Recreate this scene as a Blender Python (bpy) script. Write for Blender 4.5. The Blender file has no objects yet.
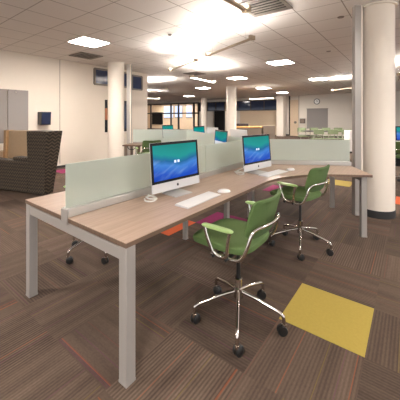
import bpy, bmesh, math, random
from mathutils import Vector, Matrix
random.seed(7)
R = math.radians
scene = bpy.context.scene
COL = scene.collection

# ------------------------------------------------------------------ materials
def lin(c):
    c = c / 255.0
    return c / 12.92 if c <= 0.04045 else ((c + 0.055) / 1.055) ** 2.4
def rgb(r, g, b): return (lin(r), lin(g), lin(b), 1.0)

def mat(name, col, rough=0.6, metal=0.0, vary=0.06, scale=12.0, **kw):
    m = bpy.data.materials.new(name); m.use_nodes = True
    nt = m.node_tree; p = nt.nodes['Principled BSDF']
    p.inputs['Roughness'].default_value = rough
    p.inputs['Metallic'].default_value = metal
    for k, v in kw.items(): p.inputs[k.replace('_', ' ')].default_value = v
    tc = nt.nodes.new('ShaderNodeTexCoord')
    n = nt.nodes.new('ShaderNodeTexNoise'); n.inputs['Scale'].default_value = scale
    mx = nt.nodes.new('ShaderNodeMix'); mx.data_type = 'RGBA'
    mx.inputs[6].default_value = tuple(c * (1 - vary) for c in col[:3]) + (1,)
    mx.inputs[7].default_value = tuple(min(1, c * (1 + vary)) for c in col[:3]) + (1,)
    nt.links.new(tc.outputs['Object'], n.inputs['Vector'])
    nt.links.new(n.outputs['Fac'], mx.inputs[0])
    nt.links.new(mx.outputs[2], p.inputs['Base Color'])
    return m

def emis(name, col, strength):
    m = bpy.data.materials.new(name); m.use_nodes = True
    nt = m.node_tree; nt.nodes.clear()
    o = nt.nodes.new('ShaderNodeOutputMaterial'); e = nt.nodes.new('ShaderNodeEmission')
    e.inputs['Color'].default_value = col; e.inputs['Strength'].default_value = strength
    nt.links.new(e.outputs[0], o.inputs[0])
    return m

class NT:
    """tiny helper for math-node graphs"""
    def __init__(s, m): s.nt = m.node_tree
    def n(s, t, **kw):
        x = s.nt.nodes.new(t)
        for k, v in kw.items(): setattr(x, k, v)
        return x
    def put(s, inp, v):
        if isinstance(v, bpy.types.NodeSocket): s.nt.links.new(v, inp)
        else: inp.default_value = v
    def m(s, op, a, b=0.0, c=0.0):
        x = s.n('ShaderNodeMath', operation=op)
        s.put(x.inputs[0], a); s.put(x.inputs[1], b); s.put(x.inputs[2], c)
        return x.outputs[0]
    def mix(s, f, a, b):
        x = s.n('ShaderNodeMix', data_type='RGBA')
        s.put(x.inputs[0], f); s.put(x.inputs[6], a); s.put(x.inputs[7], b)
        return x.outputs[2]
    def comb(s, a, b, c=0.0):
        x = s.n('ShaderNodeCombineXYZ')
        for i, v in enumerate((a, b, c)): s.put(x.inputs[i], v)
        return x.outputs[0]
    def white(s, v):
        x = s.n('ShaderNodeTexWhiteNoise', noise_dimensions='3D'); s.put(x.inputs['Vector'], v)
        return x.outputs['Value']
    def noise(s, v, scale=1.0, detail=2.0):
        x = s.n('ShaderNodeTexNoise'); s.put(x.inputs['Vector'], v)
        x.inputs['Scale'].default_value = scale; x.inputs['Detail'].default_value = detail
        return x.outputs['Fac']
    def ramp(s, f, stops, interp='LINEAR'):
        x = s.n('ShaderNodeValToRGB'); r = x.color_ramp; r.interpolation = interp
        while len(r.elements) < len(stops): r.elements.new(0.5)
        for e, (p, c) in zip(r.elements, stops): e.position = p; e.color = c
        s.put(x.inputs[0], f)
        return x.outputs[0]

def carpet_material():
    m = bpy.data.materials.new('carpet tiles'); m.use_nodes = True
    g = NT(m); p = m.node_tree.nodes['Principled BSDF']
    tc = g.n('ShaderNodeTexCoord'); sp = g.n('ShaderNodeSeparateXYZ')
    g.put(sp.inputs[0], tc.outputs['Object'])
    x = g.m('MULTIPLY', g.m('ADD', sp.outputs[0], 0.712), 2.0)
    y = g.m('MULTIPLY', g.m('ADD', sp.outputs[1], -1.814), 2.0)
    ix, iy = g.m('FLOOR', x), g.m('FLOOR', y)
    fx, fy = g.m('SUBTRACT', x, ix), g.m('SUBTRACT', y, iy)
    cell = g.comb(ix, iy, 0.5)
    r1 = g.white(cell); r2 = g.white(g.comb(ix, iy, 7.5)); r3 = g.white(g.comb(ix, iy, 13.5))
    turn = g.m('GREATER_THAN', r1, 0.5)
    # u runs across the stripes (0..1 over a tile), v along them
    u = g.m('ADD', g.m('MULTIPLY', fx, turn), g.m('MULTIPLY', fy, g.m('SUBTRACT', 1.0, turn)))
    v = g.m('ADD', g.m('MULTIPLY', fy, turn), g.m('MULTIPLY', fx, g.m('SUBTRACT', 1.0, turn)))
    seed = g.m('MULTIPLY', g.m('ADD', ix, g.m('MULTIPLY', iy, 17.0)), 3.7)
    band = g.noise(g.comb(g.m('MULTIPLY', u, 7.0), g.m('MULTIPLY', v, 0.5), seed), 1.0, 4.0)
    base = g.ramp(band, [(0.2, rgb(75, 62, 53)), (0.45, rgb(86, 72, 62)), (0.55, rgb(91, 77, 66)), (0.8, rgb(101, 86, 74))])
    # fine pile ribs
    rib = g.m('SINE', g.m('MULTIPLY', u, 2 * math.pi * 26))
    ribm = g.m('MULTIPLY_ADD', rib, g.m('MULTIPLY', g.m('MULTIPLY', r3, r3), 0.5), 1.0)
    fine = g.noise(g.comb(g.m('MULTIPLY', u, 60.0), g.m('MULTIPLY', v, 30.0), seed), 1.0, 2.0)
    k = g.m('MULTIPLY', ribm, g.m('MULTIPLY_ADD', fine, 0.5, 0.75))
    k = g.m('MULTIPLY', k, g.m('MULTIPLY_ADD', r2, 0.42, 0.72))
    mul = g.n('ShaderNodeMix', data_type='RGBA', blend_type='MULTIPLY')
    mul.inputs[0].default_value = 1.0
    g.put(mul.inputs[6], base); g.put(mul.inputs[7], g.comb(k, k, k))
    # thin accent yarns
    iu = g.m('FLOOR', g.m('MULTIPLY', u, 92.0))
    w = g.white(g.comb(iu, seed, 3.3)); hue = g.white(g.comb(iu, seed, 9.1))
    acc = g.ramp(hue, [(0.0, rgb(150, 78, 44)), (0.25, rgb(92, 52, 76)), (0.6, rgb(124, 108, 54)), (0.8, rgb(112, 70, 62))], 'CONSTANT')
    on = g.m('MULTIPLY', g.m('GREATER_THAN', w, 0.948), 0.45)
    c = g.mix(on, mul.outputs[2], acc)
    g.put(p.inputs['Base Color'], c)
    p.inputs['Roughness'].default_value = 0.95
    p.inputs['Specular IOR Level'].default_value = 0.15
    return m

def ceiling_material():
    m = bpy.data.materials.new('ceiling tiles'); m.use_nodes = True
    g = NT(m); p = m.node_tree.nodes['Principled BSDF']
    tc = g.n('ShaderNodeTexCoord'); sp = g.n('ShaderNodeSeparateXYZ')
    g.put(sp.inputs[0], tc.outputs['Object'])
    def line(s, off, w):
        t = g.m('FRACT', g.m('DIVIDE', g.m('ADD', s, off), 0.61))
        d = g.m('ABSOLUTE', g.m('SUBTRACT', t, 0.5))
        return g.m('GREATER_THAN', d, 0.5 - w)
    lx, ly = line(sp.outputs[0], 0.74, 0.012), line(sp.outputs[1], -1.66, 0.012)
    ln = g.m('MAXIMUM', lx, g.m('MULTIPLY', ly, 0.8))
    speck = g.noise(tc.outputs['Object'], 90.0, 2.0)
    tile = g.mix(speck, rgb(218, 211, 205), rgb(230, 224, 218))
    c = g.mix(ln, tile, rgb(160, 150, 142))
    g.put(p.inputs['Base Color'], c); p.inputs['Roughness'].default_value = 0.9
    p.inputs['Specular IOR Level'].default_value = 0.2
    return m

def wood_material(name, a, b, ang, rough=0.42):
    m = bpy.data.materials.new(name); m.use_nodes = True
    g = NT(m); p = m.node_tree.nodes['Principled BSDF']
    tc = g.n('ShaderNodeTexCoord'); mp = g.n('ShaderNodeMapping')
    mp.inputs['Rotation'].default_value = (0, 0, ang); mp.inputs['Scale'].default_value = (60, 3, 20)
    g.put(mp.inputs[0], tc.outputs['Object'])
    f = g.noise(mp.outputs[0], 1.0, 4.0)
    g.put(p.inputs['Base Color'], g.ramp(f, [(0.3, a), (0.7, b)]))
    p.inputs['Roughness'].default_value = rough
    return m

def weave_material():
    m = bpy.data.materials.new('woven zigzag fabric'); m.use_nodes = True
    g = NT(m); p = m.node_tree.nodes['Principled BSDF']
    tc = g.n('ShaderNodeTexCoord'); sp = g.n('ShaderNodeSeparateXYZ')
    g.put(sp.inputs[0], tc.outputs['Object'])
    h = g.m('MULTIPLY_ADD', sp.outputs[0], 1.4, g.m('MULTIPLY', sp.outputs[1], -0.19))
    zig = g.m('PINGPONG', g.m('MULTIPLY', h, 19.0), 0.7)
    t = g.m('FRACT', g.m('ADD', g.m('MULTIPLY', sp.outputs[2], 17.0), zig))
    f = g.m('MULTIPLY', g.m('GREATER_THAN', t, 0.55), g.noise(tc.outputs['Object'], 60.0))
    g.put(p.inputs['Base Color'], g.mix(f, rgb(36, 30, 24), rgb(98, 83, 64)))
    p.inputs['Roughness'].default_value = 0.95
    return m

def screen_material(name, strength=1.1, page=False):
    m = bpy.data.materials.new(name); m.use_nodes = True
    nt = m.node_tree; nt.nodes.clear(); g = NT(m)
    o = g.n('ShaderNodeOutputMaterial'); e = g.n('ShaderNodeEmission'); gl = g.n('ShaderNodeBsdfGlossy')
    tc = g.n('ShaderNodeTexCoord'); sp = g.n('ShaderNodeSeparateXYZ'); g.put(sp.inputs[0], tc.outputs['Object'])
    y, z = sp.outputs[1], sp.outputs[2]
    # a rolling wave: teal sky over a blue swell with pale crest streaks
    crest = g.m('MULTIPLY_ADD', g.m('ABSOLUTE', g.m('SUBTRACT', y, 0.03)), 0.16, 0.245)
    crest = g.m('ADD', crest, g.m('MULTIPLY', g.m('SUBTRACT', g.noise(g.comb(y, 0.0), 5.0), 0.5), 0.08))
    t = g.m('MULTIPLY_ADD', g.m('SUBTRACT', z, crest), 2.6, 0.5)
    col = g.ramp(t, [(0.0, rgb(22, 54, 160)), (0.25, rgb(24, 78, 188)), (0.44, rgb(58, 126, 208)), (0.53, rgb(8, 98, 150)), (0.66, rgb(6, 146, 142)), (0.9, rgb(0, 132, 122))])
    dg = g.m('MULTIPLY_ADD', y, -0.45, z)
    st = g.noise(g.comb(g.m('MULTIPLY_ADD', z, 0.8, g.m('MULTIPLY', y, 3.5)), g.m('MULTIPLY', dg, 18.0)), 1.0, 4.0)
    low = g.ramp(t, [(0.05, (0.3, 0.3, 0.3, 1)), (0.35, (1, 1, 1, 1)), (0.5, (0.5, 0.5, 0.5, 1)), (0.56, (0, 0, 0, 1))])
    k = g.m('MULTIPLY', g.m('MULTIPLY', g.m('MAXIMUM', g.m('MULTIPLY_ADD', st, 4.0, -1.9), 0.0), low), 0.45)
    col = g.mix(k, col, rgb(150, 190, 235))
    if page:
        col = g.mix(g.m('LESS_THAN', z, 0.26), col, rgb(226, 230, 236))
    g.put(e.inputs['Color'], col); e.inputs['Strength'].default_value = strength
    gl.inputs['Color'].default_value = (0.015, 0.015, 0.015, 1); gl.inputs['Roughness'].default_value = 0.08
    ad = g.n('ShaderNodeAddShader'); g.put(ad.inputs[0], e.outputs[0]); g.put(ad.inputs[1], gl.outputs[0])
    g.put(o.inputs[0], ad.outputs[0])
    return m

def frosted_material(name, col, clear=0.12):
    m = bpy.data.materials.new(name); m.use_nodes = True
    nt = m.node_tree; nt.nodes.clear(); g = NT(m)
    o = g.n('ShaderNodeOutputMaterial')
    tl = g.n('ShaderNodeBsdfTranslucent'); df = g.n('ShaderNodeBsdfDiffuse'); rf = g.n('ShaderNodeBsdfRefraction'); gl = g.n('ShaderNodeBsdfGlossy')
    tc = g.n('ShaderNodeTexCoord'); nz = g.noise(tc.outputs['Object'], 4.0)
    c = g.mix(nz, tuple(v * 0.95 for v in col[:3]) + (1,), col)
    for b in (tl, df, rf): g.put(b.inputs['Color'], c)
    rf.inputs['Roughness'].default_value = 0.34; rf.inputs['IOR'].default_value = 1.02
    gl.inputs['Roughness'].default_value = 0.3
    m1 = g.n('ShaderNodeMixShader'); m1.inputs[0].default_value = 0.5; g.put(m1.inputs[1], tl.outputs[0]); g.put(m1.inputs[2], df.outputs[0])
    m2 = g.n('ShaderNodeMixShader'); m2.inputs[0].default_value = 0.38; g.put(m2.inputs[1], m1.outputs[0]); g.put(m2.inputs[2], rf.outputs[0])
    m3 = g.n('ShaderNodeMixShader'); m3.inputs[0].default_value = 0.05; g.put(m3.inputs[1], m2.outputs[0]); g.put(m3.inputs[2], gl.outputs[0])
    g.put(o.inputs[0], m3.outputs[0])
    return m

M = dict(
    carpet=carpet_material(), ceiling=ceiling_material(),
    wall=mat('cream wall paint', rgb(218, 206, 190), 0.75, vary=0.02, scale=3),
    farwall=mat('pale wall paint', rgb(224, 215, 202), 0.75, vary=0.02, scale=3),
    slat=wood_material('pale vertical siding', rgb(208, 184, 154), rgb(220, 198, 168), 0, 0.6),
    column=mat('cream column paint', rgb(226, 215, 200), 0.6, vary=0.015, scale=3),
    base=mat('dark rubber skirting', rgb(44, 42, 42), 0.6),
    seam=mat('wall joint strip', rgb(150, 136, 120), 0.7),  # darker colour of the strips along the wall panel joints
    top=wood_material('light desk laminate', rgb(176, 150, 130), rgb(194, 168, 148), 0, 0.38),
    edge=wood_material('dark desk edge band', rgb(92, 72, 58), rgb(110, 88, 72), 0, 0.5),
    steel=mat('silver powder coat', rgb(162, 156, 149), 0.45, 0.25, vary=0.02),
    rail=mat('brushed aluminium rail', rgb(190, 188, 182), 0.35, 0.6, vary=0.03),
    frost=frosted_material('frosted glass', rgb(223, 229, 220)),
    chrome=mat('polished chrome', rgb(214, 208, 200), 0.12, 1.0, vary=0.01),
    green=mat('green seat upholstery', rgb(82, 106, 56), 0.75, vary=0.08, scale=40),
    sage=mat('sage plastic', rgb(124, 136, 100), 0.6),
    lime=mat('light green arm pad plastic', rgb(160, 190, 120), 0.45, vary=0.03),
    black=mat('black plastic', rgb(24, 23, 22), 0.45),
    bezel=mat('black glass bezel', rgb(8, 8, 10), 0.3, Specular_IOR_Level=0.2),
    alu=mat('anodised aluminium', rgb(214, 212, 210), 0.35, 0.35, vary=0.01),
    white=mat('white plastic', rgb(236, 233, 228), 0.4, vary=0.01),
    key=mat('white key caps', rgb(244, 242, 238), 0.5, vary=0.01),
    weave=weave_material(),
    tan=mat('tan upholstery', rgb(140, 119, 94), 0.9, vary=0.08, scale=30),
    wood=wood_material('honey wood', rgb(196, 140, 76), rgb(214, 160, 92), 0, 0.5),
    trimwood=wood_material('brown wood trim', rgb(128, 98, 66), rgb(146, 114, 78), 0, 0.5),
    darkwood=wood_material('dark brown laminate', rgb(84, 62, 46), rgb(100, 76, 58), 0, 0.5),
    greyglass=mat('grey back painted glass board', rgb(138, 130, 124), 0.14, vary=0.02, scale=2),
    grey=mat('grey tackboard fabric', rgb(142, 136, 132), 0.9, vary=0.04, scale=60),
    taupe=mat('taupe panel', rgb(122, 108, 94), 0.7),
    navy=mat('dark window glass', rgb(38, 50, 80), 0.08, vary=0.1, scale=2),
    bluebox=mat('dark blue glossy plastic', rgb(26, 36, 62), 0.2),
    darkframe=mat('dark bronze frame', rgb(52, 42, 40), 0.45),
    frame=mat('grey metal window frame', rgb(120, 112, 102), 0.5, 0.3),
    fixture=mat('taupe metal fixture rail', rgb(158, 140, 118), 0.5, 0.2),
    vent=mat('vent grille metal', rgb(120, 112, 104), 0.5, 0.2),
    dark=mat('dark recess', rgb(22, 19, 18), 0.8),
    lamp=emis('troffer diffuser glow', (1.0, 0.93, 0.88, 1), 110.0),
    up=emis('pendant lamp glow', (1.0, 0.945, 0.88, 1), 250.0),
    lens=emis('pendant lens glow', (1.0, 0.93, 0.84, 1), 14.0),
    day=emis('lit window glow', (0.62, 0.72, 1.0, 1), 1.2),
    yellow=mat('mustard carpet', rgb(168, 146, 66), 0.95, vary=0.10, scale=60),
    orange=mat('orange carpet', rgb(214, 96, 48), 0.95, vary=0.1, scale=60),
    rust=mat('rust print', rgb(176, 112, 76), 0.6),
    magenta=mat('magenta carpet', rgb(140, 34, 88), 0.95, vary=0.1, scale=60),
    cable=mat('white cable', rgb(228, 226, 220), 0.5),
    leaf=mat('plant green', rgb(70, 88, 44), 0.8),
    screen=screen_material('wave wallpaper screen', 0.8), screen2=screen_material('screen with white page', 0.7, True),
)
for nm in ('greyglass',): pass

# ------------------------------------------------------------------ mesh builder
class MB:
    def __init__(s): s.bm = bmesh.new()
    def _add(s, vs, fs, xf=None):
        bv = [s.bm.verts.new((xf @ Vector(v)) if xf else v) for v in vs]
        for f in fs:
            try: s.bm.faces.new([bv[i] for i in f])
            except ValueError: pass
        return s
    def box(s, c, d, rz=0.0):
        x, y, z = (k / 2 for k in d)
        vs = [(i, j, k) for i in (-x, x) for j in (-y, y) for k in (-z, z)]
        fs = [(0, 1, 3, 2), (4, 6, 7, 5), (0, 4, 5, 1), (2, 3, 7, 6), (0, 2, 6, 4), (1, 5, 7, 3)]
        return s._add(vs, fs, Matrix.Translation(c) @ Matrix.Rotation(rz, 4, 'Z'))
    def hexa(s, bottom, topp):
        vs = list(bottom) + list(topp); n = len(bottom)
        fs = [tuple(reversed(range(n))), tuple(range(n, 2 * n))] + [(i, (i + 1) % n, n + (i + 1) % n, n + i) for i in range(n)]
        return s._add(vs, fs)
    def prism(s, poly, z0, z1):
        return s.hexa([(x, y, z0) for x, y in poly], [(x, y, z1) for x, y in poly])
    def lathe(s, prof, n=24, xf=None):
        vs, fs = [], []
        for r, z in prof:
            for k in range(n):
                a = 2 * math.pi * k / n
                vs.append((r * math.cos(a), r * math.sin(a), z))
        for i in range(len(prof) - 1):
            for k in range(n):
                k2 = (k + 1) % n
                fs.append((i * n + k, i * n + k2, (i + 1) * n + k2, (i + 1) * n + k))
        fs.append(tuple(reversed(range(n)))); fs.append(tuple(range((len(prof) - 1) * n, len(prof) * n)))
        return s._add(vs, fs, xf)
    def cyl(s, a, b, r, n=12):
        a, b = Vector(a), Vector(b); d = b - a
        q = d.to_track_quat('Z', 'Y').to_matrix().to_4x4()
        return s.lathe([(r, 0), (r, d.length)], n, Matrix.Translation(a) @ q)
    def tube(s, pts, r, n=10, fillet=0.0):
        P = [Vector(p) for p in pts]
        if fillet > 0:
            Q = [P[0]]
            for i in range(1, len(P) - 1):
                a, b, c = P[i - 1], P[i], P[i + 1]
                f = min(fillet, (a - b).length * 0.49, (c - b).length * 0.49)
                p0 = b + (a - b).normalized() * f; p1 = b + (c - b).normalized() * f
                for k in range(6):
                    t = k / 5
                    Q.append(p0 * (1 - t) ** 2 + b * 2 * t * (1 - t) + p1 * t * t)
            Q.append(P[-1]); P = Q
        vs, fs = [], []
        up = None
        for i, p in enumerate(P):
            d = (P[min(i + 1, len(P) - 1)] - P[max(i - 1, 0)]).normalized()
            if up is None:
                up = Vector((0, 0, 1)) if abs(d.z) < 0.9 else Vector((1, 0, 0))
            up = (up - d * up.dot(d)).normalized(); sd = d.cross(up)
            for k in range(n):
                a = 2 * math.pi * k / n
                vs.append(p + up * math.cos(a) * r + sd * math.sin(a) * r)
        for i in range(len(P) - 1):
            for k in range(n):
                k2 = (k + 1) % n
                fs.append((i * n + k, i * n + k2, (i + 1) * n + k2, (i + 1) * n + k))
        fs.append(tuple(reversed(range(n)))); fs.append(tuple(range((len(P) - 1) * n, len(P) * n)))
        return s._add(vs, fs)
    def pad(s, a, b, rings, e=3.2, n=40, zf=None, xf=None):
        """rounded cushion: rings of (fraction, z) swept over a superellipse; zf bends it"""
        vs, fs = [], []
        for fr, z in rings:
            for k in range(n):
                t = 2 * math.pi * k / n; c, si = math.cos(t), math.sin(t)
                x = a * fr * math.copysign(abs(c) ** (2 / e), c); y = b * fr * math.copysign(abs(si) ** (2 / e), si)
                vs.append((x, y, z + (zf(x, y) if zf else 0)))
        for i in range(len(rings) - 1):
            for k in range(n):
                k2 = (k + 1) % n
                fs.append((i * n + k, i * n + k2, (i + 1) * n + k2, (i + 1) * n + k))
        fs.append(tuple(reversed(range(n)))); fs.append(tuple(range((len(rings) - 1) * n, len(rings) * n)))
        return s._add(vs, fs, xf)
    def build(s, name, material, parent=None, bevel=0.0, smooth=True, ang=40):
        bmesh.ops.recalc_face_normals(s.bm, faces=s.bm.faces[:])
        me = bpy.data.meshes.new(name); s.bm.to_mesh(me); s.bm.free()
        me.materials.append(material)
        if smooth:
            for p in me.polygons: p.use_smooth = True
            me.set_sharp_from_angle(angle=R(ang))
        o = bpy.data.objects.new(name, me); COL.objects.link(o)
        if parent: o.parent = parent
        if bevel > 0:
            b = o.modifiers.new('bevel', 'BEVEL'); b.width = bevel; b.segments = 2; b.limit_method = 'ANGLE'
        return o

def tag(o, label, cat, group=None):
    o['label'] = label; o['category'] = cat
    if group: o['group'] = group
    return o
def thing(name, label, cat, loc=(0, 0, 0), rz=0.0, group=None):
    o = bpy.data.objects.new(name, None); COL.objects.link(o)
    o.empty_display_size = 0.1
    o.location = loc; o.rotation_euler = (0, 0, rz)
    return tag(o, label, cat, group)
def struct(o): o['kind'] = 'structure'; return o
def dup(root, loc, rz, label, group=None):
    r = root.copy(); COL.objects.link(r); r.location = loc; r.rotation_euler = (0, 0, rz); r['label'] = label
    if group: r['group'] = group
    for ch in list(root.children):
        c = ch.copy(); COL.objects.link(c); c.parent = r
        for gch in list(ch.children):
            d = gch.copy(); COL.objects.link(d); d.parent = c
    return r

# ------------------------------------------------------------------ camera
cam = bpy.data.cameras.new('camera'); co = bpy.data.objects.new('camera', cam); COL.objects.link(co)
co.location = (0, 0, 1.36); co.rotation_euler = (R(90), 0, R(37.3))
cam.sensor_width = 36; cam.lens = 278 / 400 * 36; cam.shift_y = -(200 - 117) / 400
cam.clip_end = 100; cam.clip_start = 0.05
scene.camera = co

# ------------------------------------------------------------------ room shell
CZ = 2.9
FY = 20.2            # far wall
LX = -7.5            # left wall face
struct(MB().box((-10, 8.5, -0.05), (36, 31, 0.1)).build('floor', M['carpet'], smooth=False))
struct(MB().box((-11, 10.0, CZ + 0.05), (32, 28, 0.1)).build('ceiling', M['ceiling'], smooth=False))
struct(MB().box((LX - 0.1, 0.375, CZ / 2), (0.2, 12.75, CZ)).build('wall_left', M['wall'], smooth=False))
struct(MB().box((LX + 0.008, 0.375, 0.03), (0.016, 12.75, 0.06)).build('baseboard_left', M['base'], smooth=False))
struct(MB().box((LX + 0.003, 3.648, 1.5), (0.006, 0.014, 2.78)).build('trim_1', M['seam'], smooth=False))
struct(MB().box((-26.6, 14, CZ / 2), (0.2, 19, CZ)).build('wall_end', M['wall'], smooth=False))
# far wall: openings for the glazed room, the doorway and the high windows
fw = MB()
def fbox(x0, x1, z0, z1): fw.box(((x0 + x1) / 2, FY + 0.1, (z0 + z1) / 2), (x1 - x0, 0.2, z1 - z0))
fbox(-26.5, -22.7, 0, CZ); fbox(-22.7, -15.5, 2.72, CZ); fbox(-15.5, -13.95, 0, 1.87)
fbox(-12.7, -7.93, 0, 1.87); fbox(-15.5, -7.93, 2.68, CZ); fbox(-7.93, 4.0, 0, CZ)
struct(fw.build('wall_far', M['farwall'], smooth=False))
struct(MB().box((-10, 23.6, CZ / 2), (33, 0.2, CZ)).build('wall_glazed_room', M['slat'], smooth=False))
struct(MB().box((-3.6, FY - 0.008, 0.05), (8.6, 0.016, 0.1)).build('baseboard_far', M['base'], smooth=False))
struct(MB().box((-9.58, FY - 0.01, 0.93), (3.3, 0.02, 1.86)).build('trim_5', M['slat'], smooth=False))
# high window band in the far wall
def window(name, x0, x1, z0, z1, y, n, axis='x', wall=FY):
    w = bpy.data.objects.new(name, None); COL.objects.link(w); w['kind'] = 'structure'
    g = MB(); f = MB()
    L = x1 - x0; zc = (z0 + z1) / 2
    if axis == 'x':
        g.box(((x0 + x1) / 2, y, zc), (L, 0.012, z1 - z0))
        for z in (z0, z1): f.box(((x0 + x1) / 2, y, z), (L, 0.08, 0.07))
        for i in range(n + 1): f.box((x0 + L * i / n, y, zc), (0.07, 0.08, z1 - z0))
    else:
        g.box((y, (x0 + x1) / 2, zc), (0.012, L, z1 - z0))
        for z in (z0, z1): f.box((y, (x0 + x1) / 2, z), (0.06, L, 0.05))
        for i in range(n + 1): f.box((y, x0 + L * i / n, zc), (0.06, 0.05, z1 - z0))
    g.build('window_glass', M['navy'], w, smooth=False); f.build('window_frame', M['darkframe'] if axis == 'x' else M['frame'], w, smooth=False)
    return w
window('window_1', -12.6, -7.97, 1.9, 2.65, FY + 0.02, 4)
window('window_2', -15.45, -12.75, 1.9, 2.65, FY + 0.02, 3)
window('window_3', 4.66, 5.87, 2.34, 2.80, LX + 0.02, 1, 'y')
window('window_4', 6.04, 6.47, 2.30, 2.76, LX + 0.02, 1, 'y')
struct(MB().box((-13.5, 20.5, 0.95), (2.0, 0.1, 1.89)).build('doorway_dark_sheet', M['dark'], smooth=False))  # dark sheet standing in for the unlit space beyond the doorway
struct(MB().box((-7.12, FY - 0.02, 1.45), (0.10, 0.04, 2.9)).build('trim_3', M['darkframe'], smooth=False))
# door in the far wall
d = bpy.data.objects.new('door_1', None); COL.objects.link(d); d['kind'] = 'structure'
MB().box((-6.79, FY - 0.02, 1.3), (0.6, 0.04, 2.6)).build('door_panel', M['slat'], d, smooth=False)
MB().cyl((-6.69, FY - 0.04, 0.97), (-6.69, FY - 0.10, 0.97), 0.09, 12).build('door_handle', M['frame'], d)
struct(MB().box((-6.45, FY - 0.01, 1.45), (0.03, 0.02, 2.9)).build('trim_4', M['seam'], smooth=False))

# round columns (each with its dark base band) and the conduit poles beside them
def column(name, x, y, r, band=True):
    c = bpy.data.objects.new(name, None); COL.objects.link(c); c['kind'] = 'structure'; c.location = (x, y, 0)
    MB().lathe([(r, 0.0), (r, CZ - 0.001)], 48).build('column_shaft', M['column'], c)
    if band: MB().lathe([(r + 0.006, 0.0), (r + 0.006, 0.10)], 48).build('column_base_band', M['base'], c)
    MB().lathe([(r + 0.03, CZ - 0.025), (r + 0.03, CZ - 0.002)], 48).build('column_collar', M['column'], c)
    return c
column('column_right', -0.40, 4.615, 0.222)
column('column_left', -6.72, 4.86, 0.225)
column('column_middle', -7.2, 12.05, 0.25)
column('column_far', -13.4, 18.1, 0.25)
struct(MB().box((-7.42, 19.3, CZ / 2), (0.5, 0.5, CZ - 0.002)).build('column_corner', M['column'], smooth=False))
def pole(name, x, y, w, rz):
    p = bpy.data.objects.new(name, None); COL.objects.link(p); p['kind'] = 'structure'; p.location = (x, y, 0); p.rotation_euler = (0, 0, rz)
    MB().box((0, 0, CZ / 2), (w, w * 0.7, CZ - 0.002)).build('pole_body', M['steel'], p, 0.004)
    MB().box((w * 0.35, -w * 0.36, CZ / 2), (w * 0.2, 0.006, CZ - 0.01)).build('pole_cover', M['column'], p)
    return p
pole('pole_right', -0.60, 4.40, 0.112, R(37.3))
pole('pole_left', -6.57, 5.21, 0.13, R(37.3))
pole('pole_background', 0.32, 8.4, 0.11, R(37.3))

# ------------------------------------------------------------------ accent carpet tiles
def ctile(x0, y0, m, label, s=0.5):
    o = MB().box((x0 + s / 2, y0 + s / 2, 0.0015), (s, s, 0.003)).build('carpet_tile', m, smooth=False)
    return tag(o, label, 'carpet tile')
ctile(-0.712, 1.814, M['yellow'], 'mustard yellow carpet tile on the open floor beside the front green chair')
ctile(-2.712, 2.314, M['orange'], 'orange carpet tile on the floor under the desk behind the front chair')
ctile(-2.212, 2.814, M['magenta'], 'dark magenta carpet tile in the shade under the desk')
ctile(-2.212, 4.814, M['magenta'], 'bright pink carpet tile seen beyond the desk between the two chairs')
ctile(-1.46, 6.06, M['yellow'], 'yellow carpet tile behind the angled desk wing')
ctile(-0.212, 5.314, M['orange'], 'orange carpet tile right behind the big round column')
ctile(-7.2, 3.31, M['magenta'], 'magenta carpet tile by the left wall beyond the patterned settee')

# ------------------------------------------------------------------ the Y-shaped desk
HUB = Vector((-1.74, 3.425))
def dirv(a): return Vector((math.cos(R(a)), math.sin(R(a))))
TZ, TT = 0.73, 0.028
W2, GAP = 0.605, 0.03
desk = thing('workstation_desk', 'long three armed wood topped desk with frosted dividers in the foreground', 'desk')
def top_piece(poly):
    t = MB().prism(poly, TZ - 0.004, TZ).build('tabletop', M['top'], desk, smooth=False)
    MB().prism(poly, TZ - TT, TZ - 0.004).build('edge_band', M['edge'], t, smooth=False)
    return t
def sector(al, La, Lb):
    da, db = dirv(al), dirv(al + 120); na, nb = dirv(al + 90), dirv(al + 30)
    s0, s1 = 0.348, 0.60
    cor = HUB + da * s0 + na * W2
    a = cor + da * s1; b = cor + db * s1
    pts = [HUB + da * La + na * GAP, HUB + da * La + na * W2]
    if La > s0 + s1 + 0.01: pts.append(a)
    for k in range(1, 12):
        t = k / 12; pts.append(a * (1 - t) ** 2 + cor * 2 * t * (1 - t) + b * t * t)
    pts.append(b)
    pts += [HUB + db * Lb + nb * W2, HUB + db * Lb + nb * GAP, HUB + dirv(al + 60) * GAP / math.sin(R(60))]
    top_piece([tuple(p) for p in pts])
CORE, FULL, WING = 1.055, 2.545, 1.27
sector(-90, CORE, WING); sector(30, WING, CORE); sector(150, CORE, CORE)
def quad(a, t0, t1, s0, s1):
    d, n = dirv(a), dirv(a + 90)
    return [tuple(HUB + d * t + n * s) for t, s in ((t0, s0), (t1, s0), (t1, s1), (t0, s1))]
for a in (-90, 150):
    for s in (-1, 1):
        top_piece(quad(a, CORE + 0.003, FULL, s * GAP, s * W2))
def deskleg(p, rz, h=TZ - TT, w=0.06):
    o = MB().box((p.x, p.y, h / 2), (w, w, h), rz).build('leg', M['steel'], desk, 0.003)
    MB().box((p.x, p.y, 0.006), (w + 0.002, w + 0.002, 0.012), rz).build('foot', M['steel'], o)
def beam(p, q, z0, z1, w=0.05):
    d = q - p; c = (p + q) / 2
    MB().box((c.x, c.y, (z0 + z1) / 2), (d.length, w, z1 - z0), math.atan2(d.y, d.x)).build('beam', M['steel'], desk, 0.002)
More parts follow.
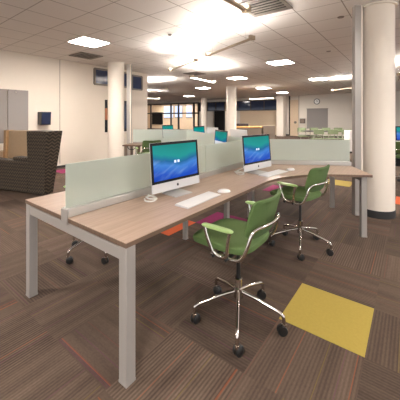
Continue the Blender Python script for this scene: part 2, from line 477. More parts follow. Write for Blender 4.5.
for a, L, ins in ((-90, FULL, 0.03), (30, WING, 0.06), (150, FULL, 0.03)):
    d_, n_ = dirv(a), dirv(a + 90)
    e1, e2 = HUB + d_ * (L - 0.033) + n_ * (W2 - 0.032), HUB + d_ * (L - 0.033) - n_ * (W2 - (0.15 if a == 30 else 0.032))
    deskleg(e1, R(a)); deskleg(e2, R(a))
    u = (e2 - e1).normalized()
    beam(e1 + u * 0.03, e2 - u * 0.03, TZ - TT - 0.075, TZ - TT - 0.012)
    # longitudinal beams under the tops
    for s in (-1, 1):
        beam(HUB + d_ * 0.4 + n_ * s * 0.27, HUB + d_ * (L - 0.06) + n_ * s * 0.27, TZ - TT - 0.05, TZ - TT - 0.001, 0.04)
    # divider rail and frosted panels
    r0, r1 = 0.05, L - 0.0
    c = HUB + d_ * (r0 + r1) / 2
    rl = MB().box((c.x, c.y, TZ + 0.0275), (r1 - r0, 0.08, 0.055), R(a)).build('divider_rail', M['rail'], desk, 0.006)
    cc = HUB + d_ * (L + 0.004)
    MB().box((cc.x, cc.y, TZ + 0.005), (0.012, 0.07, 0.09), R(a)).build('rail_end_bracket', M['steel'], rl, 0.003)
    cuts = [0.05, CORE, FULL] if L > 2 else [0.05, WING]
    for t0, t1 in zip(cuts, cuts[1:]):
        c = HUB + d_ * (t0 + t1) / 2
        MB().box((c.x, c.y, 0.92), (t1 - t0 - 0.008, 0.012, 0.285), R(a)).build('divider_panel', M['frost'], desk, 0.002)
    if L > 2:
        for s in (-1, 1): deskleg(HUB + d_ * CORE + n_ * s * 0.27, R(a), w=0.044)
deskleg(HUB, 0, w=0.07)

# ------------------------------------------------------------------ desktop computers
def apple_outline(s):
    pts = []
    for k in range(36):
        a = 2 * math.pi * k / 36 + math.pi / 2
        r = 1.0 - 0.16 * math.exp(-((k if k < 18 else k - 36) / 2.2) ** 2) - 0.08 * math.exp(-((k - 18) / 2.0) ** 2)
        x, z = 0.92 * r * math.cos(a), r * math.sin(a)
        dx, dz = x - 1.08, z - 0.18                 # the bite
        q = math.hypot(dx, dz)
        if q < 0.42 and q > 1e-6: x, z = 1.08 + dx / q * 0.42, 0.18 + dz / q * 0.42
        pts.append((x * s, z * s))
    return pts
def make_computer(name='desktop_computer', screen='screen', detail=True):
    t = thing(name, '', 'computer')
    W, Z0, Z1, tilt = 0.528, 0.045, 0.43, R(5)
    xf = Matrix.Translation((0, 0, Z0)) @ Matrix.Rotation(-tilt, 4, 'Y') @ Matrix.Translation((0, 0, -Z0))
    # body faces local +X; the back bulges toward -X
    def P(x, y, z): return xf @ Vector((x, y, z))
    b = MB(); n = 12; vs, fs = [], []
    for i in range(n + 1):
        for j in range(n + 1):
            u, v = i / n, j / n
            bul = 0.034 * (math.sin(math.pi * u) * math.sin(math.pi * v)) ** 0.6 if 0 < u < 1 and 0 < v < 1 else 0
            vs.append(P(-0.006 - bul, (u - .5) * W, Z0 + v * (Z1 - Z0)))
    for i in range(n):
        for j in range(n):
            a = i * (n + 1) + j; fs.append((a, a + 1, a + n + 2, a + n + 1))
    b._add(vs, fs)
    b._add([P(*p) for p in [(0, -W/2, Z0), (0, W/2, Z0), (0, W/2, Z1), (0, -W/2, Z1), (-.006, -W/2, Z0), (-.006, W/2, Z0), (-.006, W/2, Z1), (-.006, -W/2, Z1)]],
           [(0, 1, 2, 3), (0, 4, 5, 1), (1, 5, 6, 2), (2, 6, 7, 3), (3, 7, 4, 0)])
    body = b.build('body', M['alu'], t)
    def plate(nm, mm, y0, y1, z0, z1, x0, x1, par):
        return MB().hexa([P(x0, y0, z0), P(x1, y0, z0), P(x1, y1, z0), P(x0, y1, z0)], [P(x0, y0, z1), P(x1, y0, z1), P(x1, y1, z1), P(x0, y1, z1)]).build(nm, mm, par, smooth=False)
    bz = plate('bezel', M['bezel'], -W/2 + .001, W/2 - .001, Z0 + 0.068, Z1 - 0.001, 0.0, 0.002, t)
    s = MB()
    s._add([(0, -0.242, Z0 + 0.088), (0, 0.242, Z0 + 0.088), (0, 0.242, Z1 - 0.022), (0, -0.242, Z1 - 0.022)], [(0, 1, 2, 3)])
    so = s.build('screen', M[screen], t, smooth=False)
    so.matrix_local = xf @ Matrix.Translation((0.0026, 0, 0))
    def logo(x0, x1, zc, sc, sign):
        pts = apple_outline(sc)
        m = MB()
        m.hexa([P(x0, sign * y, zc + z) for y, z in pts], [P(x1, sign * y, zc + z) for y, z in pts])
        lf = [(0.05, 1.08), (0.12, 1.38), (0.42, 1.62), (0.36, 1.30)]
        m.hexa([P(x0, sign * y * sc, zc + z * sc) for y, z in lf], [P(x1, sign * y * sc, zc + z * sc) for y, z in lf])
        m.build('logo', M['black'], t, smooth=False)
    logo(0.0, 0.0014, Z0 + 0.032, 0.0115, 1)
    logo(-0.0405, -0.0425, Z0 + 0.22, 0.030, -1)
    if detail:
        # two small bright marks in the middle of the display
        for yy in (-0.018, 0.018):
            o = MB().box((0.0032, yy, Z0 + 0.222), (0.0006, 0.022, 0.020)).build('screen_mark', M['day'], so, smooth=False)
            o.matrix_local = Matrix.Translation((0, 0, 0))
    st = MB()
    prof = [(-0.045, 0.20), (-0.075, 0.12), (-0.095, 0.03), (-0.09, 0.008), (0.03, 0.006), (0.075, 0.0035)]
    for (x0, z0), (x1, z1) in zip(prof, prof[1:]):
        th = 0.004; w = 0.0925
        st.hexa([(x0, -w, z0), (x1, -w, z1), (x1, w, z1), (x0, w, z0)], [(x0, -w, z0 + th), (x1, -w, z1 + th), (x1, w, z1 + th), (x0, w, z0 + th)])
    st.box((-0.013, 0, 0.003), (0.174, 0.185, 0.005))
    st.build('stand', M['alu'], t)
    return t
c1 = make_computer()
c1.location = (-1.53, 1.71, TZ); c1.rotation_euler = (0, 0, R(-5)); c1['label'] = 'all-in-one computer with wave wallpaper on the desk, nearest to the camera'
G2 = 'all in one computers on the desks'
c1['group'] = G2
dup(c1, (-1.37, 2.89, TZ), R(-9), 'second all-in-one computer on the desk, behind the rear green chair near the bend', G2)
def fwd(az):  # yaw so that local +X points along the given world heading
    return R(az)

# keyboards and mice
def keyboard(loc, rz, label):
    k = thing('keyboard', label, 'keyboard', loc, rz, 'white keyboards')
    MB().hexa([(-0.06, -0.215, 0), (0.06, -0.215, 0), (0.06, 0.215, 0), (-0.06, 0.215, 0)],
              [(-0.06, -0.215, 0.012), (0.06, -0.215, 0.005), (0.06, 0.215, 0.005), (-0.06, 0.215, 0.012)]).build('base_plate', M['alu'], k, 0.0015)
    m = MB()
    for r_ in range(6):
        x = -0.050 + r_ * 0.0195; z = 0.0095 + (0.05 - x) / 0.12 * 0.0055 - 0.002
        for i in range(21):
            y = -0.205 + (i + 0.5) * 0.41 / 21
            m.box((x, y, z), (0.016, 0.0165, 0.004))
    m.build('keys', M['key'], k, smooth=False)
    return k
keyboard((-1.28, 1.675, TZ), R(1), 'white keyboard in front of the nearest computer')
keyboard((-1.22, 2.955, TZ), R(-8), 'white keyboard in front of the second computer at the desk bend')
def mouse(loc, rz, label):
    o = MB().pad(0.056, 0.029, [(0.80, 0.0), (1.0, 0.007), (0.93, 0.017), (0.7, 0.026), (0.35, 0.0305), (0.05, 0.0315)], e=2.4, n=28).build('computer_mouse', M['white'])
    o.location = loc; o.rotation_euler = (0, 0, rz); tag(o, label, 'mouse', 'white computer mice')
mouse((-1.245, 1.965, TZ), R(40), 'white mouse at the far end of the nearest keyboard')
mouse((-1.135, 3.25, TZ), R(60), 'white mouse beside the second keyboard at the desk bend')
# cables
tag(MB().tube([(-1.60, 1.38, TZ + .006), (-1.55, 1.34, TZ + .006), (-1.50, 1.37, TZ + .006), (-1.53, 1.45, TZ + .006), (-1.60, 1.46, TZ + .014), (-1.62, 1.40, TZ + .014), (-1.54, 1.38, TZ + .015), (-1.52, 1.44, TZ + .008), (-1.66, 1.47, TZ + .006)], 0.006, 8, 0.03).build('power_cable', M['cable']), 'white cable bunched beside the stand of the nearest computer', 'cable').location = (-0.02, 0.05, 0)
tag(MB().tube([(-1.62, 3.0, TZ + .05), (-1.61, 2.9, TZ + .02), (-1.60, 2.66, TZ + .006), (-1.50, 2.55, TZ + .006), (-1.45, 2.62, TZ + .006), (-1.57, 2.70, TZ + .012), (-1.60, 2.62, TZ + .014), (-1.52, 2.60, TZ + .016), (-1.50, 2.72, TZ + .008)], 0.006, 8, 0.04).build('power_cable', M['cable']), 'white cables looped on the desk left of the second computer', 'cable').location = (0, 0.10, 0)

# ------------------------------------------------------------------ task chair (faces local +X)
def make_chair():
    t = thing('task_chair', '', 'chair')
    zs = 0.52
    seat = MB().pad(0.225, 0.222, [(0.86, -0.008), (0.97, 0.0), (1.0, 0.018), (0.985, 0.034), (0.92, 0.044), (0.6, 0.047), (0.3, 0.042), (0.02, 0.04)], e=4.0, n=48,
                    zf=lambda x, y: zs + (-1.2 * (x - 0.10) ** 2 if x > 0.10 else 0.5 * (x + 0.12) ** 2 if x < -0.12 else 0) + 0.10 * y * y, xf=Matrix.Translation((0.055, 0, 0.014)))
    seat.build('seat', M['green'], t)
    # backrest: pad modelled flat (height along x, width along y), then stood up, curved and leaned
    bm_ = MB().pad(0.126, 0.2, [(0.9, -0.012), (1.0, -0.005), (1.0, 0.007), (0.93, 0.014), (0.5, 0.015), (0.02, 0.015)], e=7, n=140, zf=lambda x, y: 1.1 * y * y + 0.5 * max(0, x) ** 2 * -1)
    lean = Matrix.Translation((-0.222, 0, 0.75)) @ Matrix.Rotation(R(-14), 4, 'Y') @ Matrix(((0, 0, 1, 0), (0, 1, 0, 0), (1, 0, 0, 0), (0, 0, 0, 1)))
    for v in bm_.bm.verts: v.co = lean @ v.co
    bm_.build('backrest', M['green'], t)
    for s in (-1, 1):
        y = 0.28 * s; yi = 0.225 * s
        ap = MB().pad(0.108, 0.019, [(0.9, -0.004), (1.0, 0.0), (1.0, 0.007), (0.9, 0.012), (0.3, 0.013)], e=4, n=28, xf=Matrix.Translation((-0.014, y, 0.700)))
        ap.build('arm_pad', M['lime'], t)
        MB().tube([(0.075, y, 0.695), (0.055, y, 0.62), (0.025, y * .93, 0.532), (-0.07, y * .93, 0.526), (-0.085, y, 0.62), (-0.10, y, 0.695)], 0.0105, 10, 0.05).build('arm_frame', M['chrome'], t)
    # tube that runs under the seat, up behind the back and across it
    MB().tube([(0.06, 0.228, 0.515), (-0.14, 0.230, 0.518), (-0.180, 0.218, 0.60), (-0.200, 0.192, 0.706), (-0.245, 0.10, 0.716), (-0.254, 0, 0.714), (-0.245, -0.10, 0.716), (-0.200, -0.192, 0.706), (-0.180, -0.218, 0.60), (-0.14, -0.230, 0.518), (0.06, -0.228, 0.515)], 0.011, 10, 0.05).build('back_frame', M['chrome'], t)
    sp = MB().box((0.02, 0, 0.508), (0.18, 0.12, 0.03))
    for x in (-0.06, 0.03): sp.cyl((x, -0.262, 0.518), (x, 0.262, 0.518), 0.009)
    sp.build('seat_support', M['black'], t, 0.004)
    MB().lathe([(0.0135, 0.275), (0.0135, 0.495)], 20).build('gas_stem', M['black'], t)
    MB().lathe([(0.022, 0.145), (0.032, 0.15), (0.032, 0.215), (0.026, 0.22), (0.026, 0.275), (0.020, 0.28)], 24).build('hub', M['chrome'], t)
    for k in range(5):
        a = R(46 + 72 * k); c, s = math.cos(a), math.sin(a)
        lg = MB().tube([(0.02 * c, 0.02 * s, 0.19), (0.10 * c, 0.10 * s, 0.178), (0.270 * c, 0.270 * s, 0.130), (0.298 * c, 0.298 * s, 0.112), (0.300 * c, 0.300 * s, 0.055)], 0.0115, 10, 0.04).build('base_leg', M['chrome'], t)
        fk = MB(); fk.cyl((0.30 * c, 0.30 * s, 0.03), (0.30 * c, 0.30 * s, 0.066), 0.014)
        fk.build('caster_fork', M['chrome'], lg)
        sw = a + R(90 + 50 * math.sin(3 * k + 1)); ax = Vector((math.cos(sw), math.sin(sw), 0)); p = Vector((0.30 * c, 0.30 * s, 0.031)) + Vector((-ax.y, ax.x, 0)) * 0.012
        w = MB()
        for q in (-1, 1):
            cc = p + ax * q * 0.012; w_q = Matrix.Translation(cc) @ ax.to_track_quat('Z', 'Y').to_matrix().to_4x4()
            w.lathe([(0.016, -0.010), (0.028, -0.009), (0.031, -0.002), (0.031, 0.004), (0.025, 0.010), (0.007, 0.012)], 20, w_q)
        w.build('caster_wheel', M['black'], lg)
    return t
ch = make_chair()
GC = 'green task chairs with chrome bases'
ch.location = (-0.93, 1.648, 0); ch.rotation_euler = (0, 0, R(180)); ch['group'] = GC
ch['label'] = 'green task chair with chrome base in front, beside the yellow carpet tile'
dup(ch, (-0.93, 2.955, 0), R(169), 'second green task chair behind the front one, at the bend of the desk', GC)
dup(ch, (-2.536, 1.61, 0), R(8), 'chair on the far side of the desk, only its casters and chrome legs showing', GC)
dup(ch, (-4.50, 4.12, 0), R(150), 'green chair in the background beside the small brown table, behind the nearest computer', GC)

# ------------------------------------------------------------------ second bench behind, and computers on it
U30 = dirv(30); N30 = dirv(120)
b2 = thing('workstation_bench', 'brown topped bench with a low frosted divider behind the main desk', 'desk', (-5.19, 3.94, 0), R(30))
def b2p(nm, mm, c, d, par=None, bev=0.002): return MB().box(c, d).build(nm, mm, par or b2, bev, smooth=False)
b2p('tabletop', M['darkwood'], (0.95, 0.98, 0.715), (1.9, 0.64, 0.03))
for x in (0.06, 1.84):
    for y in (0.70, 1.25): b2p('leg', M['steel'], (x, y, 0.35), (0.06, 0.06, 0.70))
b2p('divider_panel', M['frost'], (0.95, 0.63, 0.9), (1.9, 0.012, 0.31))
b2p('beam', M['steel'], (0.95, 0.63, 0.73), (1.9, 0.05, 0.03))
st_ = thing('side_table', 'small dark brown table with a drooping cable, right of the left column', 'table', (-5.19, 3.94, 0), R(30))
b2p('tabletop', M['darkwood'], (0.205, 0.22, 0.715), (0.43, 0.46, 0.03), st_)
for x in (0.05, 0.36):
    for y in (0.04, 0.40): b2p('leg', M['taupe'] if x < 0.1 else M['darkwood'], (x, y, 0.35), (0.055, 0.055, 0.70), st_)
MB().tube([(0.10, -0.005, 0.70), (0.14, -0.01, 0.64), (0.22, -0.01, 0.62), (0.28, -0.01, 0.65), (0.32, -0.005, 0.70)], 0.008, 8, 0.03).build('hanging_cable', M['black'], st_)
def on_b2(x, y): return Vector((-5.19, 3.94)) + U30 * x + N30 * y
p = on_b2(0.85, 0.86)
dup(c1, (p.x, p.y, TZ), R(12), 'angled computer behind the low frosted divider, left of the glowing teal one', G2)
# computers on the third arm of the main desk
def arm3(t_, s_):
    v = HUB + dirv(150) * t_ + dirv(60) * s_
    return (v.x, v.y, TZ)
dup(c1, arm3(0.72, 0.26), R(60), 'computer seen from behind, dark panel above its pale back, left of the second computer', G2)
dup(c1, arm3(1.72, 0.26), R(60), 'pale computer seen from behind, left of the one showing a white page', G2)
dup(c1, arm3(2.40, 0.26), R(10), 'computer with teal screen facing the camera at the far end of the frosted divider', G2)
pg = make_computer('desktop_computer', 'screen2', False)
pg.location = arm3(0.56, -0.20); pg.rotation_euler = (0, 0, R(-126)); pg['group'] = G2
pg['label'] = 'small looking computer with a white page on its screen above the frosted divider'
# bench and computer at the right edge of the picture
br = thing('workstation_bench', 'desk at the right edge behind the big column, carrying a computer', 'desk', (0.35, 7.5, 0), R(10))
MB().box((0, 0, TZ - 0.015), (2.2, 0.7, 0.03)).build('tabletop', M['top'], br, 0.002)
for x in (-1.05, 1.05):
    for y in (-0.3, 0.3): MB().box((x, y, (TZ - 0.03) / 2), (0.06, 0.06, TZ - 0.03)).build('leg', M['steel'], br)
MB().box((0, 0.3, 0.45), (2.0, 0.02, 0.4)).build('modesty_panel', M['dark'], br)
dup(c1, (-0.03, 7.5, TZ), R(-70), 'computer at the right edge of the picture, beyond the big column', G2)
dup(ch, (-0.05, 6.95, 0), R(80), 'chair pulled up to the desk at the right edge of the picture', GC)

# ------------------------------------------------------------------ lounge seating on the left
cf, cr = Vector((-math.sin(R(37.3)), math.cos(R(37.3)))), Vector((math.cos(R(37.3)), math.sin(R(37.3))))
def lc(lat, dep): v = cr * lat + cf * dep; return (v.x, v.y)
C0 = Vector((-2.64, 4.73)); LD = Vector((-0.94, 0.34)); RD = Vector((0.34, 0.94))
def sp_(s, u, z, lean=0.0): 
    q = C0 + LD * (s - lean) + RD * u; x, y = lc(q.x, q.y); return (x, y, z)
so = thing('lounge_settee', 'dark zigzag patterned settee with one tall end at the left of the picture', 'sofa')
MB().hexa([sp_(0.0, 0.0, 0.03), sp_(0.39, 0, 0.03), sp_(0.39, 0.17, 0.03), sp_(0.0, 0.17, 0.03)],
          [sp_(0.0, -0.02, 1.115, 0.055), sp_(0.41, -0.02, 1.115), sp_(0.41, 0.33, 1.115), sp_(0.0, 0.33, 1.115, 0.055)]).build('tall_end', M['weave'], so, 0.012)
MB().hexa([sp_(0.385, 0.0, 0.03), sp_(1.75, 0, 0.03), sp_(1.75, 0.22, 0.03), sp_(0.385, 0.22, 0.03)],
          [sp_(0.385, -0.01, 0.58), sp_(1.75, -0.01, 0.58), sp_(1.75, 0.2, 0.58), sp_(0.385, 0.2, 0.58)]).build('low_side', M['weave'], so, 0.02)
MB().hexa([sp_(0.40, 0.20, 0.12), sp_(1.72, 0.2, 0.12), sp_(1.72, 0.45, 0.12), sp_(0.40, 0.45, 0.12)],
          [sp_(0.40, 0.20, 0.45), sp_(1.72, 0.2, 0.45), sp_(1.72, 0.45, 0.45), sp_(0.40, 0.45, 0.45)]).build('seat', M['tan'], so, 0.03)
MB().hexa([sp_(0.40, 0.02, 0.575), sp_(0.80, 0.02, 0.575), sp_(0.80, 0.19, 0.575), sp_(0.40, 0.19, 0.575)],
          [sp_(0.40, 0.02, 0.64), sp_(0.80, 0.02, 0.64), sp_(0.80, 0.19, 0.64), sp_(0.40, 0.19, 0.64)]).build('cushion', M['weave'], so, 0.015)
ta = thing('lounge_armchair', 'tan high backed armchair behind the dark patterned settee', 'armchair')
def tb(nm, mm, a0, a1, d0, d1, z0, z1, lean=0.0, bev=0.02):
    lo = [(*lc(a0, d0), z0), (*lc(a1, d0), z0), (*lc(a1, d1), z0), (*lc(a0, d1), z0)]
    hi = [(*lc(a0 + lean, d0), z1), (*lc(a1 + lean, d0), z1), (*lc(a1 + lean, d1), z1), (*lc(a0 + lean, d1), z1)]
    MB().hexa(lo, hi).build(nm, mm, ta, bev)
tb('backrest', M['tan'], -4.28, -3.44, 6.12, 6.28, 0.1, 1.06)
tb('seat', M['tan'], -4.20, -3.46, 5.66, 6.11, 0.08, 0.44, 0, 0.03)
tb('side_wing', M['trimwood'], -4.30, -4.24, 6.05, 6.29, 0.1, 1.07, 0.03, 0.005)
tb('arm', M['tan'], -4.42, -4.29, 5.62, 6.2, 0.08, 0.62)

# ------------------------------------------------------------------ things on the left wall
gb = thing('glass_board', 'grey glossy glass board on the left wall above the settee', 'board', (LX, 0, 0))
for y0, y1 in ((1.25, 2.42), (2.435, 2.87)):
    MB().box((0.014, (y0 + y1) / 2, 1.38), (0.02, y1 - y0, 1.25)).build('glass_panel', M['greyglass'], gb, 0.002)
for y in (1.6, 2.1, 2.6): MB().cyl((0.004, y, 1.95), (0.034, y, 1.95), 0.014).build('standoff', M['chrome'], gb)
bx = thing('wall_dispenser', 'dark box with a glossy blue front on the left wall', 'dispenser', (LX, 3.21, 1.32))
MB().hexa([(0, -0.12, -0.16), (0.19, -0.12, -0.16), (0.19, 0.12, -0.16), (0, 0.12, -0.16)], [(0, -0.12, 0.17), (0.22, -0.12, 0.17), (0.22, 0.12, 0.17), (0, 0.12, 0.17)]).build('housing', M['black'], bx, 0.008)
MB().hexa([(0.19, -0.10, -0.14), (0.199, -0.10, -0.14), (0.199, 0.10, -0.14), (0.19, 0.10, -0.14)], [(0.217, -0.10, 0.15), (0.226, -0.10, 0.15), (0.226, 0.10, 0.15), (0.217, 0.10, 0.15)]).build('front_cover', M['bluebox'], bx, 0.004)
ps = thing('poster', 'orange and blue poster on the wall behind the left column', 'poster', (LX, 5.44, 1.39))
MB().box((0.008, 0, 0), (0.014, 0.84, 1.0)).build('backing', M['bezel'], ps)
MB().box((0.017, -0.30, 0.06), (0.003, 0.24, 0.36)).build('print', M['rust'], ps)
MB().box((0.017, 0.22, 0.0), (0.003, 0.36, 0.8)).build('print', M['bluebox'], ps)

# ------------------------------------------------------------------ far wall
gp = thing('glass_partition', 'dark framed glass front of the meeting room in the far left background', 'partition', (0, FY, 0))
X0, X1 = -22.65, -15.5
for z in (0.04, 1.72, 2.66): MB().box(((X0 + X1) / 2, 0, z), (X1 - X0, 0.09, 0.12)).build('rail', M['darkframe'], gp)
for x in (-22.6, -21.9, -19.0, -18.0, -16.1, -15.55): MB().box((x, 0, 1.35), (0.22 if x < -22 else 0.16, 0.1, 2.7)).build('mullion', M['darkframe'], gp)
tv = thing('wall_television', 'black flat television on the wall inside the glazed meeting room', 'television', (-24.3, 23.45, 1.2))
MB().box((0, 0, 0), (1.8, 0.08, 1.45)).build('housing', M['black'], tv, 0.01); MB().box((0, -0.042, 0), (1.7, 0.005, 1.35)).build('panel', M['bezel'], tv)
for i, (x0, x1, z0) in enumerate(((-23.2, -21.8, 1.25), (-21.4, -20.4, 1.3), (-19.75, -19.0, 1.3))):
    w = bpy.data.objects.new('window_%d' % (5 + i), None); COL.objects.link(w); w['kind'] = 'structure'
    MB().box(((x0 + x1) / 2, 23.47, (z0 + 2.6) / 2), (x1 - x0, 0.03, 2.6 - z0)).build('window_glass', M['day'], w)
    MB().box(((x0 + x1) / 2, 23.45, z0), (x1 - x0 + .1, 0.05, 0.06)).build('window_sill', M['frame'], w)
clk = thing('wall_clock', 'round white clock with a dark rim high on the far wall', 'clock', (-5.215, FY, 2.43))
XR = Matrix.Rotation(R(90), 4, 'X')
MB().lathe([(0.20, 0.0), (0.20, 0.05), (0.165, 0.05), (0.165, 0.03)], 32, XR).build('rim', M['black'], clk)
MB().lathe([(0.166, 0.0), (0.166, 0.035)], 32, XR).build('face', M['white'], clk)
MB().box((0.0, -0.042, 0.05), (0.018, 0.006, 0.11)).build('hand', M['black'], clk); MB().box((0.04, -0.042, 0.0), (0.09, 0.006, 0.018)).build('hand', M['black'], clk)
pb = thing('pin_board', 'large grey tackboard on the far wall below the clock', 'board', (-5.2, FY, 1.25))
MB().box((0, -0.02, 0), (1.38, 0.03, 1.36)).build('panel', M['grey'], pb); 
for z in (-0.69, 0.69): MB().box((0, -0.022, z), (1.42, 0.04, 0.03)).build('frame', M['frame'], pb)
wb = thing('wall_box', 'small dark box on the far wall left of the grey tackboard', 'box', (-6.18, FY, 1.08))
MB().box((0, -0.06, 0), (0.36, 0.12, 0.34)).build('housing', M['darkframe'], wb, 0.01); MB().box((0, -0.122, 0), (0.30, 0.006, 0.28)).build('door', M['taupe'], wb)
t2 = thing('wall_screen', 'thin dark screen on the far wall just left of the big column', 'screen', (-2.85, FY, 2.0))
MB().box((0, -0.05, 0), (0.4, 0.08, 1.2)).build('housing', M['black'], t2, 0.01); MB().box((0, -0.093, 0), (0.36, 0.005, 1.14)).build('panel', M['bezel'], t2)
# reception counter
rc = thing('reception_counter', 'taupe stepped counter with an orange wood top before the far wall', 'counter', (-6.6, 13.4, 0), R(37))
MB().box((-0.35, 0.2, 0.40), (1.4, 0.7, 0.8)).build('desk_front', M['taupe'], rc, 0.01)
MB().box((-0.35, 0.2, 0.83), (1.5, 0.8, 0.05)).build('desk_top', M['wood'], rc, 0.005)
MB().box((0.72, 0.0, 0.45), (0.62, 0.5, 0.90)).build('tall_end', M['taupe'], rc, 0.01)
dc = thing('filing_cabinet', 'dark brown low cabinet behind the pale computers, below the high windows', 'cabinet', (-7.6, 13.8, 0), R(37))
MB().box((0, 0, 0.5), (0.75, 0.4, 1.0)).build('body', M['darkframe'], dc, 0.01)
for x in (-0.19, 0.19): MB().box((x, -0.205, 0.5), (0.36, 0.012, 0.92)).build('door', M['darkframe'], dc)

# stools and high tables in the far right background
def make_stool():
    t = thing('cafe_chair', '', 'chair')
    MB().box((0, 0, 0.46), (0.42, 0.42, 0.035)).build('seat', M['sage'], t, 0.01)
    MB().box((-0.2, 0, 0.75), (0.03, 0.42, 0.2)).build('backrest', M['sage'], t, 0.01)
    for x in (-0.18, 0.18):
        for y in (-0.18, 0.18):
            MB().cyl((x * 1.12, y * 1.12, 0), (x, y, 0.45 if x > 0 else 0.82), 0.013, 8).build('leg', M['chrome'], t)
    return t
cs = make_stool(); first = True
LB = 'green backed cafe chair in the row of chairs below the grey tackboard'
cs['label'] = LB; cs['group'] = 'cafe chairs in the far background'
spots = []
for i in range(4):
    for j, off in enumerate((-0.75, 0.75)):
        lat, dep = 4.85 + i * 0.58, 12.3 + off
        spots.append((lat, dep, -90 if j else 90))
for i, (lat, dep, az) in enumerate(spots):
    x, y = lc(lat, dep)
    if i == 0: cs.location = (x, y, 0); cs.rotation_euler = (0, 0, R(az + 37.3))
    else: dup(cs, (x, y, 0), R(az + 37.3), LB)
for i, lat in enumerate((5.15, 6.3)):
    x, y = lc(lat, 12.3)
    t = thing('cafe_table', ('left', 'right')[i] + ' dark topped table among the green chairs in the far background', 'table', (x, y, 0), R(37.3), 'cafe tables')
    MB().box((0, 0, 0.735), (1.1, 0.75, 0.03)).build('tabletop', M['leaf'] if i else M['darkframe'], t, 0.005)
    MB().lathe([(0.03, 0.02), (0.03, 0.72)], 12).build('post', M['chrome'], t); MB().lathe([(0.26, 0.0), (0.26, 0.02), (0.05, 0.03)], 20).build('base', M['chrome'], t)
x, y = lc(5.72, 10.6)
wc = thing('mobile_pedestal', 'white cabinet on the floor just left of the grey pole, far background', 'cabinet', (x, y, 0), R(37.3))
MB().box((0, 0, 0.46), (0.26, 0.4, 0.78)).build('body', M['white'], wc, 0.01)
for z in (0.25, 0.65): MB().box((0, -0.205, z), (0.23, 0.012, 0.36)).build('drawer', M['white'], wc)
MB().box((0, 0, 0.035), (0.22, 0.34, 0.07)).build('plinth', M['dark'], wc)

# ------------------------------------------------------------------ ceiling fixtures
def troffer(x, y, label):
    t = thing('ceiling_light', label, 'ceiling light', (x, y, CZ), 0, 'square recessed ceiling lights')
    f = MB()
    for s in (-1, 1):
        f.box((s * 0.297, 0, -0.006), (0.016, 0.61, 0.012)); f.box((0, s * 0.297, -0.006), (0.578, 0.016, 0.012))
    f.build('frame', M['white'], t, smooth=False)
    MB().box((0, 0, -0.005), (0.575, 0.575, 0.006)).build('diffuser', M['lamp'], t, smooth=False)
troffer(-5.28, 3.165, 'square ceiling light at the upper left, above the settee side of the room')
troffer(-2.95, 7.62, 'square ceiling light nearest to the big right column')
troffer(-5.49, 9.62, 'square ceiling light above the column in the middle distance')
troffer(-3.02, 11.86, 'square ceiling light right of the pair, above the grey tackboard')
troffer(-6.285, 13.77, 'square ceiling light in front of the high windows, left of the pair')
troffer(-6.47, 17.0, 'square ceiling light closest to the far door')
troffer(-8.8, 11.84, 'square ceiling light just left of the middle column top')
troffer(-13.0, 15.7, 'small looking square ceiling light far off above the glazed room')
# unseen ceiling lights added to brighten the room, behind and beside the camera
for x, y, lb in ((2.2, 3.2, 'unseen added ceiling light over the right aisle beyond the right edge'), (0.4, -1.4, 'unseen added ceiling light just behind the viewer'), (-3.9, -1.4, 'unseen added ceiling light left behind the viewer'), (2.2, 9.6, 'unseen added ceiling light far down the right aisle')):
    troffer(x, y, lb)

for x, lb in ((-23.0, 'added ceiling light brightening the glazed room at its left end'), (-19.5, 'added ceiling light brightening the glazed room at its middle'), (-16.5, 'added ceiling light brightening the glazed room at its right end')):
    troffer(x, 21.9, lb)  # lamps added to brighten the inside of the glazed room

def pendant(a, b, z, label, lit=False, w=0.042, up=True):
    a, b = Vector(a), Vector(b); c = (a + b) / 2; dd = b - a; L = dd.length
    t = thing('pendant_light', label, 'pendant light', (c.x, c.y, z), math.atan2(dd.y, dd.x), 'linear pendant lights')
    for s in (-1, 1):
        MB().box((0, s * (w / 2 - 0.003), 0), (L, 0.006, 0.024)).build('side_rail', M['fixture'], t)
        MB().box((s * (L / 2 + 0.02), 0, 0.012), (0.04, w + 0.05, 0.062)).build('end_cap', M['fixture'], t, 0.004)
        MB().cyl((s * (L / 2 - 0.12), 0, 0.01), (s * (L / 2 - 0.12), 0, CZ - z), 0.002, 6).build('suspension_wire', M['chrome'], t)
    if up: MB().box((0, 0, 0.009), (L - 0.01, w - 0.014, 0.006)).build('lamp', M['up'], t, smooth=False)
    if lit: MB().box((0, 0, -0.012), (L - 0.01, w - 0.013, 0.02)).build('lens', M['lens'], t, smooth=False)
    else: MB().box((0, 0, -0.008), (L - 0.01, w - 0.013, 0.006)).build('tray', M['fixture'], t, smooth=False)
PZ = 2.45
pendant((-1.787, 3.52), (-2.836, 3.98), PZ, 'linear pendant lamp over the middle of the desk, between two others')
pendant((-3.355, 4.25), (-4.44, 4.72), PZ, 'linear pendant lamp left of the middle one, over the far desk arm')
pendant((-1.35, 2.53), (-1.40, 1.33), PZ, 'linear pendant lamp cut off by the top edge of the picture')
pendant((-4.76, 5.89), (-4.90, 7.15), PZ, 'glowing linear pendant lamp seen end on in the middle distance', True, 0.09)
x0 = lc(-2.43, 12.1); x1 = lc(-1.33, 10.9)
pendant(x0, x1, PZ, 'distant linear pendant lamp in front of the glazed meeting room')
x0 = lc(5.45, 11.4); x1 = lc(5.7, 10.2)
pendant(x0, x1, PZ, 'linear pendant lamp just left of the big column')
x0 = lc(-3.6, 15.6); x1 = lc(-2.4, 16.4)
pendant(x0, x1, PZ, 'farthest linear pendant lamp, at the left beyond the end of the wall', True)
x0 = lc(3.6, 13.6); x1 = lc(2.55, 14.3)
pendant(x0, x1, 2.3, 'glowing bar standing in for a lamp reflection in the high dark windows', True, 0.12, False)  # glowing bar stands in for a lamp's reflection in the window glass
x0 = lc(5.15, 7.2); x1 = lc(5.9, 8.2)
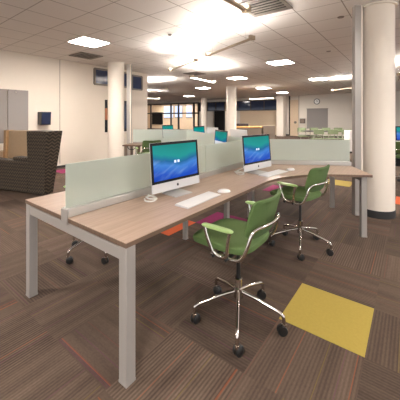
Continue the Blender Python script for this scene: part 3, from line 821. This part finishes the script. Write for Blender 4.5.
pendant(x0, x1, PZ, 'linear pendant lamp right of the big column at the picture edge')

for a, b, lb in (((-4.2, -0.3), (-3.2, -0.9), 'unseen added linear pendant lamp out of view to the left'), ((-11, 6.4), (-12, 6.9), 'unseen added linear pendant lamp behind the end of the left wall'), ((-15, 9.2), (-16, 9.7), 'unseen added linear pendant lamp farther back beyond the left wall'), ((-19.5, 13.0), (-20.5, 13.5), 'unseen added linear pendant lamp deep beyond the left wall'),
                 ((0.7, 11.6), (0.8, 12.8), 'unseen added linear pendant lamp halfway down the right aisle'), ((0.9, 16.2), (2.0, 16.8), 'unseen added linear pendant lamp out of view before the far wall'),
                 ((1.3, 3.6), (1.5, 4.8), 'unseen added linear pendant lamp out of view right of the big column'),
                 ((1.9, 8.4), (2.1, 9.6), 'unseen added linear pendant lamp in the far right aisle'), ((-0.6, -1.4), (0.6, -1.6), 'unseen added linear pendant lamp behind the viewer'), ((2.4, 13.4), (2.4, 14.6), 'unseen added linear pendant lamp near the far right corner')):
    pendant(a, b, PZ, lb)  # unseen uplights added to brighten the ceiling and the far areas

def vent(x, y, label, s=0.58):
    t = thing('air_vent', label, 'vent', (x, y, CZ), 0, 'ceiling air vents')
    MB().box((0, 0, -0.004), (s, s, 0.006)).build('backing', M['dark'], t, smooth=False)
    f = MB()
    for q in (-1, 1):
        f.box((q * (s / 2 - 0.02), 0, -0.012), (0.05, s, 0.014)); f.box((0, q * (s / 2 - 0.02), -0.012), (s, 0.05, 0.014))
    f.build('frame', M['vent'], t, smooth=False)
    for k in range(6):
        MB().box((0, -s / 2 + 0.08 + k * (s - 0.16) / 5, -0.016), (s - 0.09, 0.035, 0.008)).build('slat', M['vent'], t, smooth=False)
vent(-6.49, 3.81, 'square air vent on the ceiling beside the upper left light')
vent(-1.62, 3.60, 'large square air vent at the top of the picture above the desk bend')
vent(-1.82, 11.1, 'small looking air vent on the ceiling left of the big column')
vent(-6.1, 7.7, 'square air vent on the ceiling right of the left column')
sd = thing('ceiling_sensor', 'small white sensor on the ceiling between the left light and the pendants', 'sensor', (-3.53, 3.72, CZ))
MB().lathe([(0.05, -0.022), (0.06, -0.012), (0.06, 0.0)], 20).build('base', M['white'], sd); MB().lathe([(0.028, -0.05), (0.036, -0.022)], 20).build('lens', M['vent'], sd)
for x, y, lb in ((-0.87, 4.72, 'flush sprinkler plate on the ceiling left of the big column'), (-1.55, 7.0, 'tiny sprinkler plate on the ceiling farther back')):
    s_ = thing('sprinkler_plate', lb, 'sprinkler', (x, y, CZ), 0, 'ceiling sprinklers')
    MB().lathe([(0.045, -0.008), (0.05, 0.0)], 20).build('plate', M['vent'], s_)

# ------------------------------------------------------------------ world and colour
w = bpy.data.worlds.new('world'); scene.world = w; w.use_nodes = True
w.node_tree.nodes['Background'].inputs[0].default_value = (0.97, 0.97, 1.0, 1); w.node_tree.nodes['Background'].inputs[1].default_value = 1.3
vs = scene.view_settings
vs.view_transform = 'Standard'; vs.look = 'None'; vs.gamma = 1.0; vs.use_curve_mapping = False; vs.exposure = 0.4
scene.cycles.use_denoising = True
scene.cycles.max_bounces = 10
scene.cycles.sample_clamp_indirect = 8.0
